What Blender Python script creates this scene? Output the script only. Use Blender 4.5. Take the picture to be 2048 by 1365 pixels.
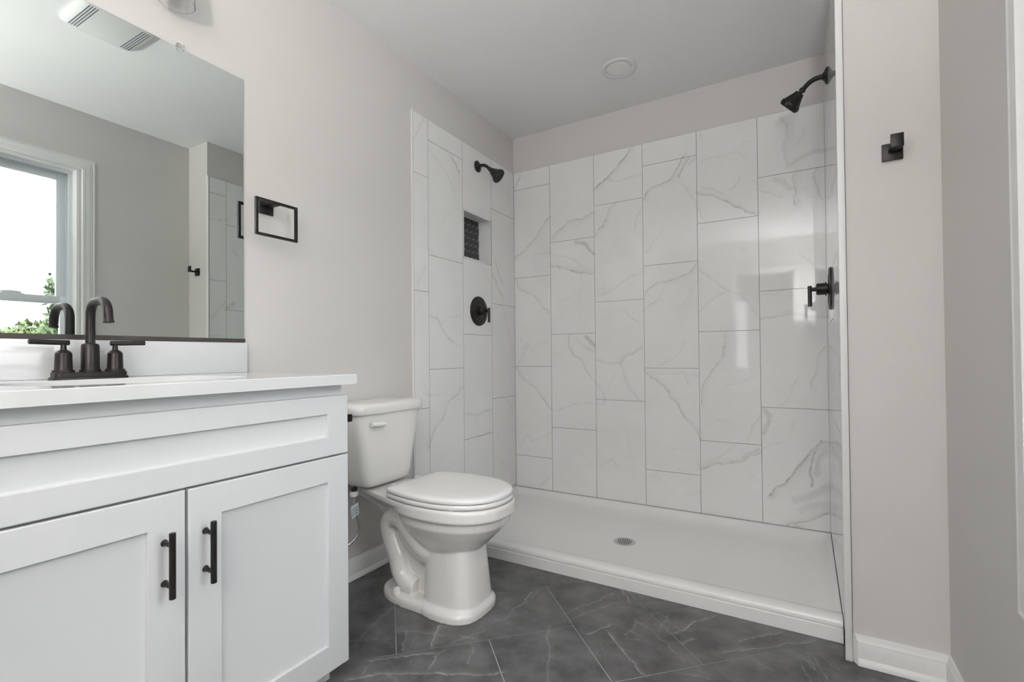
import bpy, bmesh, math, random
import numpy as np
from mathutils import Vector, Matrix

# ---------------------------------------------------------------- clean start
for o in list(bpy.data.objects):
    bpy.data.objects.remove(o, do_unlink=True)
scene = bpy.context.scene
COL = scene.collection
PI = math.pi

# ---------------------------------------------------------------- camera
def cam_axes(yaw, pitch, roll):
    sy, cy, sp, cp = math.sin(yaw), math.cos(yaw), math.sin(pitch), math.cos(pitch)
    fw = Vector((sy * cp, cy * cp, sp))
    rt = Vector((cy, -sy, 0))
    up = rt.cross(fw)
    c, s = math.cos(roll), math.sin(roll)
    return c * rt + s * up, -s * rt + c * up, fw

camd = bpy.data.cameras.new('camera')
cam = bpy.data.objects.new('camera', camd)
COL.objects.link(cam)
rt, up, fw = cam_axes(-.534, .0113, -.0091)
cam.matrix_world = Matrix(((rt.x, up.x, -fw.x, 1.6702), (rt.y, up.y, -fw.y, -2.8666), (rt.z, up.z, -fw.z, .9633), (0, 0, 0, 1)))
camd.sensor_fit = 'HORIZONTAL'
camd.sensor_width = 36
camd.lens = 960.79 / 2048 * 36
camd.shift_x = 1.434 / 2048
camd.shift_y = 17.485 / 2048
camd.clip_start = .02
camd.clip_end = 300
scene.camera = cam

# ---------------------------------------------------------------- sky and exposure
SKY = 11.0                  # overcast sky on the window side
SKY_BACK = 10.0              # sky on the far side of the house
world = bpy.data.worlds.new('overcast_sky')
scene.world = world
world.use_nodes = True
nt = world.node_tree
nt.nodes.clear()
wo = nt.nodes.new('ShaderNodeOutputWorld')
wb = nt.nodes.new('ShaderNodeBackground')
tc = nt.nodes.new('ShaderNodeTexCoord')
wn = nt.nodes.new('ShaderNodeTexNoise')
wn.inputs['Scale'].default_value = 3.5
wn.inputs['Detail'].default_value = 4
mp = nt.nodes.new('ShaderNodeMapping')
mp.inputs['Scale'].default_value = (1, 1, 4)
wr = nt.nodes.new('ShaderNodeValToRGB')
wr.color_ramp.elements[0].position = .3
wr.color_ramp.elements[0].color = (.80, .84, .89, 1)
wr.color_ramp.elements[1].position = .7
wr.color_ramp.elements[1].color = (1, 1, 1, 1)
nt.links.new(tc.outputs['Generated'], mp.inputs['Vector'])
nt.links.new(mp.outputs['Vector'], wn.inputs['Vector'])
nt.links.new(wn.outputs['Fac'], wr.inputs['Fac'])
nt.links.new(wr.outputs['Color'], wb.inputs['Color'])
wsep = nt.nodes.new('ShaderNodeSeparateXYZ')
wmr = nt.nodes.new('ShaderNodeMapRange')
wmr.interpolation_type = 'SMOOTHSTEP'
wmr.inputs['From Min'].default_value = -.97; wmr.inputs['From Max'].default_value = -.55
wmr.inputs['To Min'].default_value = SKY_BACK; wmr.inputs['To Max'].default_value = SKY
nt.links.new(tc.outputs['Generated'], wsep.inputs[0])
nt.links.new(wsep.outputs['Y'], wmr.inputs['Value'])
wz = nt.nodes.new('ShaderNodeMapRange')      # overcast sky: brighter towards the zenith
wz.inputs['From Min'].default_value = 0; wz.inputs['From Max'].default_value = 1
wz.inputs['To Min'].default_value = .55; wz.inputs['To Max'].default_value = 1.0
nt.links.new(wsep.outputs['Z'], wz.inputs['Value'])
wm = nt.nodes.new('ShaderNodeMath'); wm.operation = 'MULTIPLY'
nt.links.new(wmr.outputs['Result'], wm.inputs[0]); nt.links.new(wz.outputs['Result'], wm.inputs[1])
nt.links.new(wm.outputs[0], wb.inputs['Strength'])
nt.links.new(wb.outputs[0], wo.inputs['Surface'])

vs = scene.view_settings
vs.view_transform = 'Standard'
vs.look = 'None'
vs.gamma = 1
vs.use_curve_mapping = False
vs.exposure = -0.25
BEDROOM_FILL = 34.0         # radiance of the lamp added in the bedroom as fill light
BOUNCE_FILL = 120.0            # watts of the added uplight that fills the room off the ceiling

def portal(name, loc, rot, sx, sy):
    l = bpy.data.lights.new(name, 'AREA')
    l.shape = 'RECTANGLE'; l.size = sx; l.size_y = sy
    l.cycles.is_portal = True
    o = bpy.data.objects.new(name, l)
    COL.objects.link(o)
    o.location = loc; o.rotation_euler = rot
    return o
portal('window_daylight', (2.19, -2.06, 1.317), (0, PI / 2, 0), 1.6, .84)

# ---------------------------------------------------------------- traced vein lines (millimetres on the surface | width mm | strength)
VEINS_BACK = """836,2217 791,2168 739,2110 677,2057 619,2028 592,2008|7|.75
897,2038 824,2033 754,2032 682,2041|3|.35
732,1897 696,1878 674,1811 653,1769 615,1744 599,1711|5|.6
895,1845 860,1792 840,1713|4|.35
600,1330 694,1354 766,1402 826,1431 895,1449|3|.35
779,1234 794,1189 862,1152|3|.4
750,1691 718,1645 666,1551 623,1475|2|.18
1133,2098 1111,2051 1079,2002 1065,1976 1005,1960 949,1951 920,1928 905,1882|6|.7
1160,2078 1133,2028 1101,1983|14|.5
1194,2070 1168,2039|18|.25
1065,1976 1114,1948 1149,1905 1183,1834 1216,1746 1245,1701|2.5|.28
1015,1688 982,1650 935,1599 904,1564|3|.3
1195,1466 1160,1424 1107,1401 1044,1388 979,1380 932,1355 903,1328|9|.45
997,1326 978,1280 930,1250 897,1228|3|.4
1197,1612 1179,1550 1144,1518|3|.18
1209,1871 1260,1852 1310,1826 1359,1804 1406,1760 1453,1726 1503,1705|9|.55
1227,1904 1277,1881 1343,1842|3|.5
1375,1849 1400,1867 1424,1919|3.5|.35
1406,1769 1446,1736 1476,1714|16|.2
1229,2045 1279,2054 1354,2045 1402,2059 1434,2040 1457,2013|3|.3
1406,2059 1450,2102 1505,2102|3|.18
1222,2201 1234,2176|4|.4
1199,1443 1262,1387 1312,1338 1360,1299 1416,1277 1455,1231 1496,1168|3.5|.35
1205,1197 1252,1239 1294,1272 1336,1292|4|.4
1427,1529 1443,1510|5|.3
1619,2198 1644,2149 1646,2090 1631,2034 1644,1947|12|.3
1725,2108 1703,2051 1660,2015|3|.35
1644,1930 1695,1953 1744,1975 1799,1979|22|.25
1680,1881 1672,1841 1682,1781 1677,1724|12|.5
1592,1873 1629,1850 1657,1811|35|.25
1516,1828 1576,1800 1620,1775|5|.4
1513,1859 1532,1847|10|.3
1771,1892 1757,1866 1763,1824 1783,1771 1796,1728|8|.5
1707,1818 1742,1770 1776,1740|3|.25
1695,1464 1730,1427 1764,1387|3|.3
1515,1137 1560,1148 1605,1150 1656,1164 1698,1154 1761,1142 1808,1140|5|.5
1650,1285 1649,1244|4|.25
1517,1266 1584,1269 1614,1288|3|.2
10,875 49,813 107,769 157,742 194,699 237,645 279,598|5|.55
109,1028 141,988 210,1032 278,1052|2.5|.3
116,1034 70,978 43,921|3|.3
103,414 134,372 204,411 278,444|2.5|.35
103,426 57,377 37,307|2.5|.3
194,84 231,122 268,154|3|.4
26,499 78,480 129,461|2|.2
404,1087 409,1017 437,963 500,920 516,868 560,816 593,775 625,734 646,698 635,652|5|.5
530,1078 563,1046 584,1009|14|.6
461,1059 506,1021 579,983|4|.5
285,592 363,613 434,641 513,646 602,655|3|.3
296,970 355,959 402,910 459,878|2|.2
335,173 381,124 427,88|2|.2
465,347 515,304 565,252|2|.2
600,925 659,908 723,905 752,902|5|.5
752,902 775,940 816,965 867,989 887,1009|6|.45
752,902 769,849 794,779 834,720 863,682|5|.35
722,849 679,787 657,725|2.5|.2
614,263 663,299 695,312 715,274|2.5|.35
760,546 780,487 795,428 804,369|3|.2
900,846 944,822 1001,779 1029,746 1047,708 1083,676 1106,630 1128,588 1172,544 1202,481|6|.6
900,851 982,847 1067,848 1122,853 1194,831|3|.25
1113,867 1126,825 1140,787|4|.3
983,900 1040,920 1096,958 1134,1033|2.5|.25
1024,409 1117,413 1197,415|2.5|.15
936,245 984,226 1022,192|2.5|.2
1122,149 1159,163 1199,183|3|.25
1339,1060 1334,1010 1325,956 1294,901 1255,845 1224,789 1214,733 1209,686|6|.45
1348,788 1406,798 1446,821 1502,844|2.5|.25
1507,637 1475,583 1450,519 1438,482|4|.3
1205,314 1240,332 1292,356 1359,367 1416,382 1465,418 1505,435|9|.5
1249,356 1335,419 1393,465|4|.25
1417,400 1497,452|25|.25
1243,558 1295,598 1328,591 1386,568|2|.2
1673,834 1653,774 1631,730 1604,682|3|.35
1803,993 1771,944 1760,885 1748,835 1733,784|5|.4
1689,707 1726,734 1740,759|2|.2
1523,665 1546,640 1546,596 1522,542|25|.35
1810,514 1779,511 1736,466 1700,412 1677,375 1647,330 1617,287 1579,261 1544,213|11|.8
1750,459 1735,407 1727,348 1734,290|14|.65
1793,479 1764,418 1756,351|30|.35
1660,204 1719,229 1776,270 1804,299|35|.3
1689,157 1740,190 1803,192|40|.25
1618,65 1659,89 1717,111 1767,145 1802,167|12|.6
1644,74 1702,71|8|.4
1524,132 1562,112 1592,86|2.5|.25
1666,621 1643,577|8|.2
1513,462 1559,480 1605,496|3|.2
57,2208 35,2156 8,2116|6|.5
284,1876 243,1846 194,1779 138,1719 73,1670 8,1627|7|.6
172,1640 254,1639 282,1646|3|.35
13,1487 42,1421 113,1378 169,1350 223,1285 270,1239|5|.5
245,2042 148,1997 91,1969|2|.15
95,1043 66,1006|5|.3
585,1859 504,1831 415,1826 350,1782 296,1735|9|.5
310,1751 389,1788|18|.2
579,1842 466,1789 389,1765|3|.25
465,1689 527,1663 582,1599|22|.5
452,1685 458,1660|4|.4
295,1620 387,1603 463,1565 519,1507|3.5|.4
294,1553 360,1528 437,1503 500,1485 574,1478|9|.6
494,1462 512,1420|3|.2
521,1075 569,1021|20|.4
331,1302 461,1353 512,1379|2.5|.2
377,1282 434,1231|2.5|.25"""
VEINS_LEFT = """934,2204 970,2141 1012,2067|4|.35
917,1681 982,1642 1017,1630|2|.15
916,1449 957,1390 985,1330|3.5|.3
958,1247 1021,1176|3|.3
709,2095 667,2068 624,2029|9|.55
884,2062 808,2020 744,1985 694,1928 635,1839|3.5|.35
618,1844 688,1773 755,1736 796,1665|2.5|.2
912,1532 867,1526 845,1505|4|.4
893,1175 833,1165 786,1117 739,1063 697,1038|6|.55
617,1199 729,1176 770,1143|2.5|.25
697,1038 620,1018|4|.3
384,1517 344,1465 302,1436|3|.35
52,2045 90,1972|4|.25
269,1476 215,1411 170,1368 148,1346|9|.5
246,1574 203,1485 158,1443|22|.25
294,1250 206,1299 160,1290|4|.3
149,1285 115,1214 80,1130 45,1031|4|.35
608,773 690,730 760,683 786,623 859,571 891,515 907,482|7|.5
911,758 841,758 759,762|3|.25
963,840 926,789 919,753|4|.3
601,626 465,606 382,617 306,627|5|.5
584,488 528,390 568,296|2.5|.2
467,477 320,479|3|.4
131,680 57,615 12,546|4|.4
169,551 206,469 230,410|2.5|.2
186,279 114,202|3|.3"""
VEINS_RIGHT = """1013,2160 974,2181|4|.4
1019,1925 999,1933 950,1938 910,1953|4|.45
901,1960 876,1992 837,2001 781,2019|3|.4
969,1791 926,1753|2|.3
871,1767 842,1726 807,1688|4|.4
913,1362 947,1319 986,1260 1018,1235|6|.5
907,1311 878,1331 861,1349|25|.4
1024,1118 991,1119 936,1117|6|.4"""
VEINS_FLOOR = """558,-1517 588,-1565 616,-1619 621,-1632|4|.8
491,-1611 523,-1655 554,-1695|3|.6
458,-1621 522,-1585 578,-1567 614,-1554|2|.5
677,-1533 725,-1523|3|.7
713,-1457 692,-1524 664,-1575|2.5|.4
734,-1144 746,-1232 739,-1270 742,-1363 718,-1397|3|.5
764,-1222 751,-1108|2|.4
1098,-1265 1139,-1303 1180,-1346 1224,-1381 1262,-1416|5|.9
1038,-1309 1069,-1264 1094,-1212|4|.8
1093,-1207 1109,-1213|2|.6
1042,-944 1074,-975 1098,-1021|4|.8
928,-1216 962,-1143 997,-1067 1025,-991|4|.5
960,-1239 1007,-1150 1057,-1055|3|.4
1164,-1143 1230,-1181 1284,-1221 1356,-1291|2|.4
1091,-1322 1128,-1375|1.5|.3
1295,-1153 1335,-1084 1340,-1062 1405,-965|4|.7
1331,-1202 1365,-1157|4|.7
1496,-1099 1547,-1036 1616,-961|5|.7
1451,-1191 1508,-1142 1625,-1043 1716,-957|5|.5
1242,-1078 1323,-1119|2|.3
1286,-1112 1356,-1109|2|.3
1152,-1013 1240,-940|2|.4
907,-1328 929,-1389 977,-1461 1001,-1538 1030,-1589|3|.5
495,-1783 540,-1742 592,-1689 656,-1648|4|.8
663,-1656 682,-1692 694,-1749|3|.7
668,-1622 663,-1656|2|.5
508,-1882 548,-1837 598,-1800 681,-1752 764,-1704 833,-1665 893,-1625|4.5|.9
710,-1548 755,-1588 775,-1638|2|.4
582,-1806 642,-1812|2.5|.5
501,-1772 510,-1797 526,-1838|2.5|.4
322,-1495 351,-1605 357,-1660 370,-1708 392,-1755|2.5|.4
162,-1480 200,-1542 198,-1554|1.5|.3
-20,-1410 -46,-1350|2|.4
356,-1742 421,-1696 478,-1655|1.5|.25
511,-1095 615,-1022 729,-1015|2|.3
524,-1029 566,-983|2|.3
1525,-1164 1571,-1197 1600,-1209|2|.4
1339,-1359 1397,-1346 1441,-1341|2.5|.4
1691,-1053 1726,-1079|2|.25"""

# ---------------------------------------------------------------- materials
def mat(name, color, rough=.5, metal=0., spec=.5, coat=0., bump=0., bscale=60., var=0., vscale=8.):
    m = bpy.data.materials.new(name)
    m.use_nodes = True
    t = m.node_tree
    b = t.nodes['Principled BSDF']
    b.inputs['Base Color'].default_value = (*color, 1)
    b.inputs['Roughness'].default_value = rough
    b.inputs['Metallic'].default_value = metal
    b.inputs['Specular IOR Level'].default_value = spec
    b.inputs['Coat Weight'].default_value = coat
    b.inputs['Coat Roughness'].default_value = .04
    g = t.nodes.new('ShaderNodeTexCoord')
    if var > 0:
        n = t.nodes.new('ShaderNodeTexNoise')
        n.inputs['Scale'].default_value = vscale
        n.inputs['Detail'].default_value = 5
        r = t.nodes.new('ShaderNodeValToRGB')
        r.color_ramp.elements[0].position = .3
        r.color_ramp.elements[1].position = .7
        r.color_ramp.elements[0].color = (*[c * (1 - var) for c in color], 1)
        r.color_ramp.elements[1].color = (*[min(1, c * (1 + var)) for c in color], 1)
        t.links.new(g.outputs['Object'], n.inputs['Vector'])
        t.links.new(n.outputs['Fac'], r.inputs['Fac'])
        t.links.new(r.outputs['Color'], b.inputs['Base Color'])
    if bump > 0:
        n2 = t.nodes.new('ShaderNodeTexNoise')
        n2.inputs['Scale'].default_value = bscale
        n2.inputs['Detail'].default_value = 3
        bp = t.nodes.new('ShaderNodeBump')
        bp.inputs['Strength'].default_value = bump
        bp.inputs['Distance'].default_value = .002
        t.links.new(g.outputs['Object'], n2.inputs['Vector'])
        t.links.new(n2.outputs['Fac'], bp.inputs['Height'])
        t.links.new(bp.outputs['Normal'], b.inputs['Normal'])
    return m

def glass(name, color=(1, 1, 1), ior=1.45, rough=0.):
    m = mat(name, color, rough)
    b = m.node_tree.nodes['Principled BSDF']
    b.inputs['Transmission Weight'].default_value = 1
    b.inputs['IOR'].default_value = ior
    return m

def emit(name, color, strength):
    m = mat(name, color, .4)
    b = m.node_tree.nodes['Principled BSDF']
    b.inputs['Emission Color'].default_value = (*color, 1)
    b.inputs['Emission Strength'].default_value = strength
    return m

def vein_mat(name, base, vein, rough, cloud, cloud_scale, fine=0., fine_scale=5., bump=0.):
    """base stone colour mixed towards the vein colour by the mesh attribute 'vein', plus procedural clouding and hair veins"""
    m = bpy.data.materials.new(name)
    m.use_nodes = True
    t = m.node_tree
    b = t.nodes['Principled BSDF']
    b.inputs['Roughness'].default_value = rough
    at = t.nodes.new('ShaderNodeAttribute'); at.attribute_name = 'vein'
    g = t.nodes.new('ShaderNodeTexCoord')
    n = t.nodes.new('ShaderNodeTexNoise')
    n.inputs['Scale'].default_value = cloud_scale; n.inputs['Detail'].default_value = 6; n.inputs['Roughness'].default_value = .6
    t.links.new(g.outputs['Object'], n.inputs['Vector'])
    r = t.nodes.new('ShaderNodeValToRGB')
    r.color_ramp.elements[0].position = .32; r.color_ramp.elements[1].position = .68
    r.color_ramp.elements[0].color = (*[c * (1 - cloud) for c in base], 1)
    r.color_ramp.elements[1].color = (*[min(1, c * (1 + cloud)) for c in base], 1)
    t.links.new(n.outputs['Fac'], r.inputs['Fac'])
    fac = at.outputs['Fac']
    if fine > 0:
        n2 = t.nodes.new('ShaderNodeTexNoise')
        n2.inputs['Scale'].default_value = fine_scale; n2.inputs['Detail'].default_value = 5; n2.inputs['Distortion'].default_value = .6
        t.links.new(g.outputs['Object'], n2.inputs['Vector'])
        s = t.nodes.new('ShaderNodeMath'); s.operation = 'SUBTRACT'; s.inputs[1].default_value = .5
        a = t.nodes.new('ShaderNodeMath'); a.operation = 'ABSOLUTE'
        mr = t.nodes.new('ShaderNodeMapRange')
        mr.inputs['From Min'].default_value = 0; mr.inputs['From Max'].default_value = .006
        mr.inputs['To Min'].default_value = fine; mr.inputs['To Max'].default_value = 0
        t.links.new(n2.outputs['Fac'], s.inputs[0]); t.links.new(s.outputs[0], a.inputs[0]); t.links.new(a.outputs[0], mr.inputs['Value'])
        n3 = t.nodes.new('ShaderNodeTexNoise'); n3.inputs['Scale'].default_value = fine_scale * .8
        t.links.new(g.outputs['Object'], n3.inputs['Vector'])
        m3 = t.nodes.new('ShaderNodeMapRange'); m3.inputs['From Min'].default_value = .48; m3.inputs['From Max'].default_value = .66
        t.links.new(n3.outputs['Fac'], m3.inputs['Value'])
        mu = t.nodes.new('ShaderNodeMath'); mu.operation = 'MULTIPLY'
        t.links.new(mr.outputs['Result'], mu.inputs[0]); t.links.new(m3.outputs['Result'], mu.inputs[1])
        mx = t.nodes.new('ShaderNodeMath'); mx.operation = 'MAXIMUM'
        t.links.new(fac, mx.inputs[0]); t.links.new(mu.outputs[0], mx.inputs[1])
        fac = mx.outputs[0]
    mix = t.nodes.new('ShaderNodeMix'); mix.data_type = 'RGBA'
    t.links.new(fac, mix.inputs['Factor'])
    t.links.new(r.outputs['Color'], mix.inputs['A'])
    mix.inputs['B'].default_value = (*vein, 1)
    t.links.new(mix.outputs['Result'], b.inputs['Base Color'])
    if bump > 0:
        bp = t.nodes.new('ShaderNodeBump'); bp.inputs['Strength'].default_value = bump; bp.inputs['Distance'].default_value = .001
        n4 = t.nodes.new('ShaderNodeTexNoise'); n4.inputs['Scale'].default_value = 90
        t.links.new(g.outputs['Object'], n4.inputs['Vector'])
        t.links.new(n4.outputs['Fac'], bp.inputs['Height']); t.links.new(bp.outputs['Normal'], b.inputs['Normal'])
    return m

M = {}
M['wall'] = mat('beige_wall_paint', (.635, .615, .595), .6, bump=.05, bscale=140)
M['ceiling'] = mat('white_ceiling_paint', (.87, .87, .87), .8, bump=.05, bscale=140)
M['trim'] = mat('white_trim_paint', (.78, .78, .77), .35)
M['vinyl'] = mat('white_vinyl', (.74, .77, .80), .35)
M['cabinet'] = mat('white_cabinet_paint', (.645, .655, .67), .38)
M['shade_gap'] = mat('cabinet_interior', (.45, .44, .42), .6)
M['quartz'] = mat('white_quartz', (.67, .68, .69), .06, var=.02, vscale=6)
M['porcelain'] = mat('white_porcelain', (.78, .765, .74), .08, coat=.3)
M['seat'] = mat('white_seat_plastic', (.82, .815, .805), .16)
M['acrylic'] = mat('white_acrylic', (.85, .845, .835), .22)
M['bronze'] = mat('oil_rubbed_bronze', (.027, .0235, .023), .36, metal=.6, var=.25, vscale=40)
M['bronze_dark'] = mat('dark_bronze_face', (.022, .020, .020), .5, metal=.3)
M['channel'] = mat('bronze_mirror_channel', (.060, .050, .047), .5, metal=.3)
M['mirror'] = mat('mirror_silver', (.80, .85, .825), 0., metal=1.)
M['mirror_edge'] = mat('mirror_edge', (.16, .20, .18), .2)
M['steel'] = mat('braided_steel', (.55, .53, .51), .3, metal=1., bump=.5, bscale=400)
M['chrome'] = mat('chrome', (.6, .6, .6), .2, metal=1.)
M['black_plastic'] = mat('black_plastic', (.02, .02, .02), .4)
M['paper'] = mat('white_paper_tag', (.72, .76, .80), .6)
M['ink'] = mat('grey_print', (.12, .14, .18), .6)
M['grout'] = mat('grey_grout', (.24, .23, .22), .9)
M['floor_grout'] = mat('pale_floor_grout', (.50, .53, .54), .9)
M['marble'] = vein_mat('polished_marble_tile', (.83, .83, .825), (.30, .275, .25), .045, .025, 3.2, .09, 2.6)
M['slate'] = vein_mat('dark_marble_floor_tile', (.110, .109, .112), (.50, .50, .51), .40, .50, 9.0, .30, 4.0, bump=.15)
M['hex'] = mat('black_hexagon_tile', (.030, .030, .036), .35, var=.3, vscale=30)
M['hexgrout'] = mat('grey_hexagon_grout', (.46, .46, .47), .9)
M['clear'] = glass('clear_glass', (1, 1, 1), 1.45)
M['clear_plastic'] = glass('clear_plastic', (.97, .98, .98), 1.2, .05)
M['lens'] = mat('frosted_lens', (.90, .90, .89), .45)
M['lamp'] = emit('fill_lamp_glass', (1.0, .985, .98), BEDROOM_FILL)
M['bulb'] = mat('frosted_bulb', (.85, .85, .83), .3)
M['paving'] = mat('pale_concrete', (.50, .50, .48), .9, var=.1, vscale=.8)
M['leaf'] = mat('leaf', (.085, .13, .055), .6, var=.45, vscale=2.5)
M['leaf2'] = mat('yellow_green_leaf', (.13, .165, .06), .6, var=.4, vscale=2.5)
M['bark'] = mat('bark', (.10, .075, .055), .9, var=.3, vscale=5)
M['carpet'] = mat('beige_carpet', (.42, .38, .33), .95, var=.1, vscale=60)

# window pane: clear, lets the daylight through without blocking it
pm = bpy.data.materials.new('window_glass'); pm.use_nodes = True
pt = pm.node_tree; pt.nodes.clear()
po = pt.nodes.new('ShaderNodeOutputMaterial'); pmix = pt.nodes.new('ShaderNodeMixShader')
ptr = pt.nodes.new('ShaderNodeBsdfTransparent'); pgl = pt.nodes.new('ShaderNodeBsdfGlossy')
ptr.inputs['Color'].default_value = (.96, .98, .97, 1); pgl.inputs['Roughness'].default_value = .0
pfr = pt.nodes.new('ShaderNodeFresnel'); pfr.inputs['IOR'].default_value = 1.45
pt.links.new(pfr.outputs[0], pmix.inputs['Fac']); pt.links.new(ptr.outputs[0], pmix.inputs[1]); pt.links.new(pgl.outputs[0], pmix.inputs[2])
pt.links.new(pmix.outputs[0], po.inputs['Surface'])
M['pane'] = pm

# ---------------------------------------------------------------- mesh builder
class MB:
    def __init__(s):
        s.bm = bmesh.new()

    def box(s, x0, x1, y0, y1, z0, z1, bevel=0., seg=2):
        b = bmesh.new()
        bmesh.ops.create_cube(b, size=1)
        for v in b.verts:
            v.co = Vector(((x0 + x1) / 2 + v.co.x * (x1 - x0), (y0 + y1) / 2 + v.co.y * (y1 - y0), (z0 + z1) / 2 + v.co.z * (z1 - z0)))
        if bevel > 0:
            bmesh.ops.bevel(b, geom=list(b.edges), offset=bevel, segments=seg, affect='EDGES', profile=.5)
        s.join(b)
        return s

    def join(s, b, mtx=None):
        if mtx is not None:
            bmesh.ops.transform(b, matrix=mtx, verts=list(b.verts))
        me = bpy.data.meshes.new('tmp')
        b.to_mesh(me); b.free()
        s.bm.from_mesh(me)
        bpy.data.meshes.remove(me)

    def ring_loft(s, rings, cap0=True, cap1=True, closed=True):
        vs_ = [[s.bm.verts.new(p) for p in r] for r in rings]
        n = len(rings[0])
        for a, b in zip(vs_, vs_[1:]):
            for i in range(n if closed else n - 1):
                j = (i + 1) % n
                try:
                    s.bm.faces.new((a[i], a[j], b[j], b[i]))
                except ValueError:
                    pass
        if cap0:
            s.bm.faces.new(list(reversed(vs_[0])))
        if cap1:
            s.bm.faces.new(vs_[-1])
        return s

    def lathe(s, prof, origin, axis, seg=32, cap0=True, cap1=True):
        """prof: list of (distance along axis, radius)"""
        axis = Vector(axis).normalized(); o = Vector(origin)
        u = axis.orthogonal().normalized(); v = axis.cross(u)
        rings = []
        for d, r in prof:
            rings.append([o + axis * d + (u * math.cos(2 * PI * k / seg) + v * math.sin(2 * PI * k / seg)) * r for k in range(seg)])
        return s.ring_loft(rings, cap0, cap1)

    def tube(s, pts, rad, seg=16, smooth=0, caps=True):
        pts = [Vector(p) for p in pts]
        rads = list(rad) if hasattr(rad, '__len__') else [rad] * len(pts)
        if smooth:
            q, rr = [], []
            n = len(pts)
            for i in range(n - 1):
                p0, p1, p2, p3 = pts[max(i - 1, 0)], pts[i], pts[i + 1], pts[min(i + 2, n - 1)]
                for k in range(smooth):
                    t = k / smooth
                    q.append(.5 * ((2 * p1) + (p2 - p0) * t + (2 * p0 - 5 * p1 + 4 * p2 - p3) * t * t + (3 * p1 - p0 - 3 * p2 + p3) * t ** 3))
                    rr.append(rads[i] * (1 - t) + rads[i + 1] * t)
            q.append(pts[-1]); rr.append(rads[-1])
            pts, rads = q, rr
        n = len(pts)
        tang = [(pts[min(i + 1, n - 1)] - pts[max(i - 1, 0)]).normalized() for i in range(n)]
        u = tang[0].orthogonal().normalized()
        rings = []
        for i in range(n):
            u = (u - tang[i] * u.dot(tang[i])).normalized()
            v = tang[i].cross(u)
            rings.append([pts[i] + (u * math.cos(2 * PI * k / seg) + v * math.sin(2 * PI * k / seg)) * rads[i] for k in range(seg)])
        return s.ring_loft(rings, caps, caps)

    def prism(s, poly, fn0, fn1):
        """extrude a 2-D outline between two placements"""
        return s.ring_loft([[Vector(fn0(a, b)) for a, b in poly], [Vector(fn1(a, b)) for a, b in poly]])

    def build(s, name, material, parent=None, smooth=35, **kw):
        bmesh.ops.recalc_face_normals(s.bm, faces=list(s.bm.faces))
        me = bpy.data.meshes.new(name)
        s.bm.to_mesh(me); s.bm.free()
        return link(name, me, material, parent, smooth, **kw)

def link(name, me, material, parent=None, smooth=35, label=None):
    for m in (material if isinstance(material, (list, tuple)) else [material]):
        me.materials.append(m)
    if smooth:
        me.shade_smooth()
        me.set_sharp_from_angle(angle=math.radians(smooth))
    o = bpy.data.objects.new(name, me)
    COL.objects.link(o)
    if parent is not None:
        o.parent = parent
        chain = Vector((0, 0, 0)); p = parent
        while p is not None:
            chain += p.location; p = p.parent
        me.transform(Matrix.Translation(-chain))
    if label:
        o['label'] = label
    return o

def thing(name, label, cat, loc, group=None):
    o = bpy.data.objects.new(name, None)
    COL.objects.link(o)
    o.empty_display_size = .05
    o.location = loc
    o['label'] = label; o['category'] = cat
    if group:
        o['group'] = group
    return o

def tag(o, label, cat, group=None):
    o['label'] = label; o['category'] = cat
    if group:
        o['group'] = group
    return o

def struct(o):
    o['kind'] = 'structure'
    return o

def sup(cx, cy, a, b, n=2.5, k=48, a2=None):
    """superellipse outline; a2 = different half length towards -x"""
    r = []
    for i in range(k):
        t = 2 * PI * i / k
        c, s_ = math.cos(t), math.sin(t)
        aa = a if c >= 0 else (a2 or a)
        r.append((cx + aa * math.copysign(abs(c) ** (2 / n), c), cy + b * math.copysign(abs(s_) ** (2 / n), s_)))
    return r

# ---------------------------------------------------------------- stone veins
def vnoise(x, y, scale, seed):
    rng = np.random.RandomState(seed)
    g = rng.rand(64, 64) * 2 - 1
    x = x / scale + 1000.37; y = y / scale + 1000.71
    xi = np.floor(x).astype(int); yi = np.floor(y).astype(int)
    fx = x - xi; fy = y - yi
    fx = fx * fx * (3 - 2 * fx); fy = fy * fy * (3 - 2 * fy)
    G = lambda i, j: g[i % 64, j % 64]
    return (G(xi, yi) * (1 - fx) + G(xi + 1, yi) * fx) * (1 - fy) + (G(xi, yi + 1) * (1 - fx) + G(xi + 1, yi + 1) * fx) * fy

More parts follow.
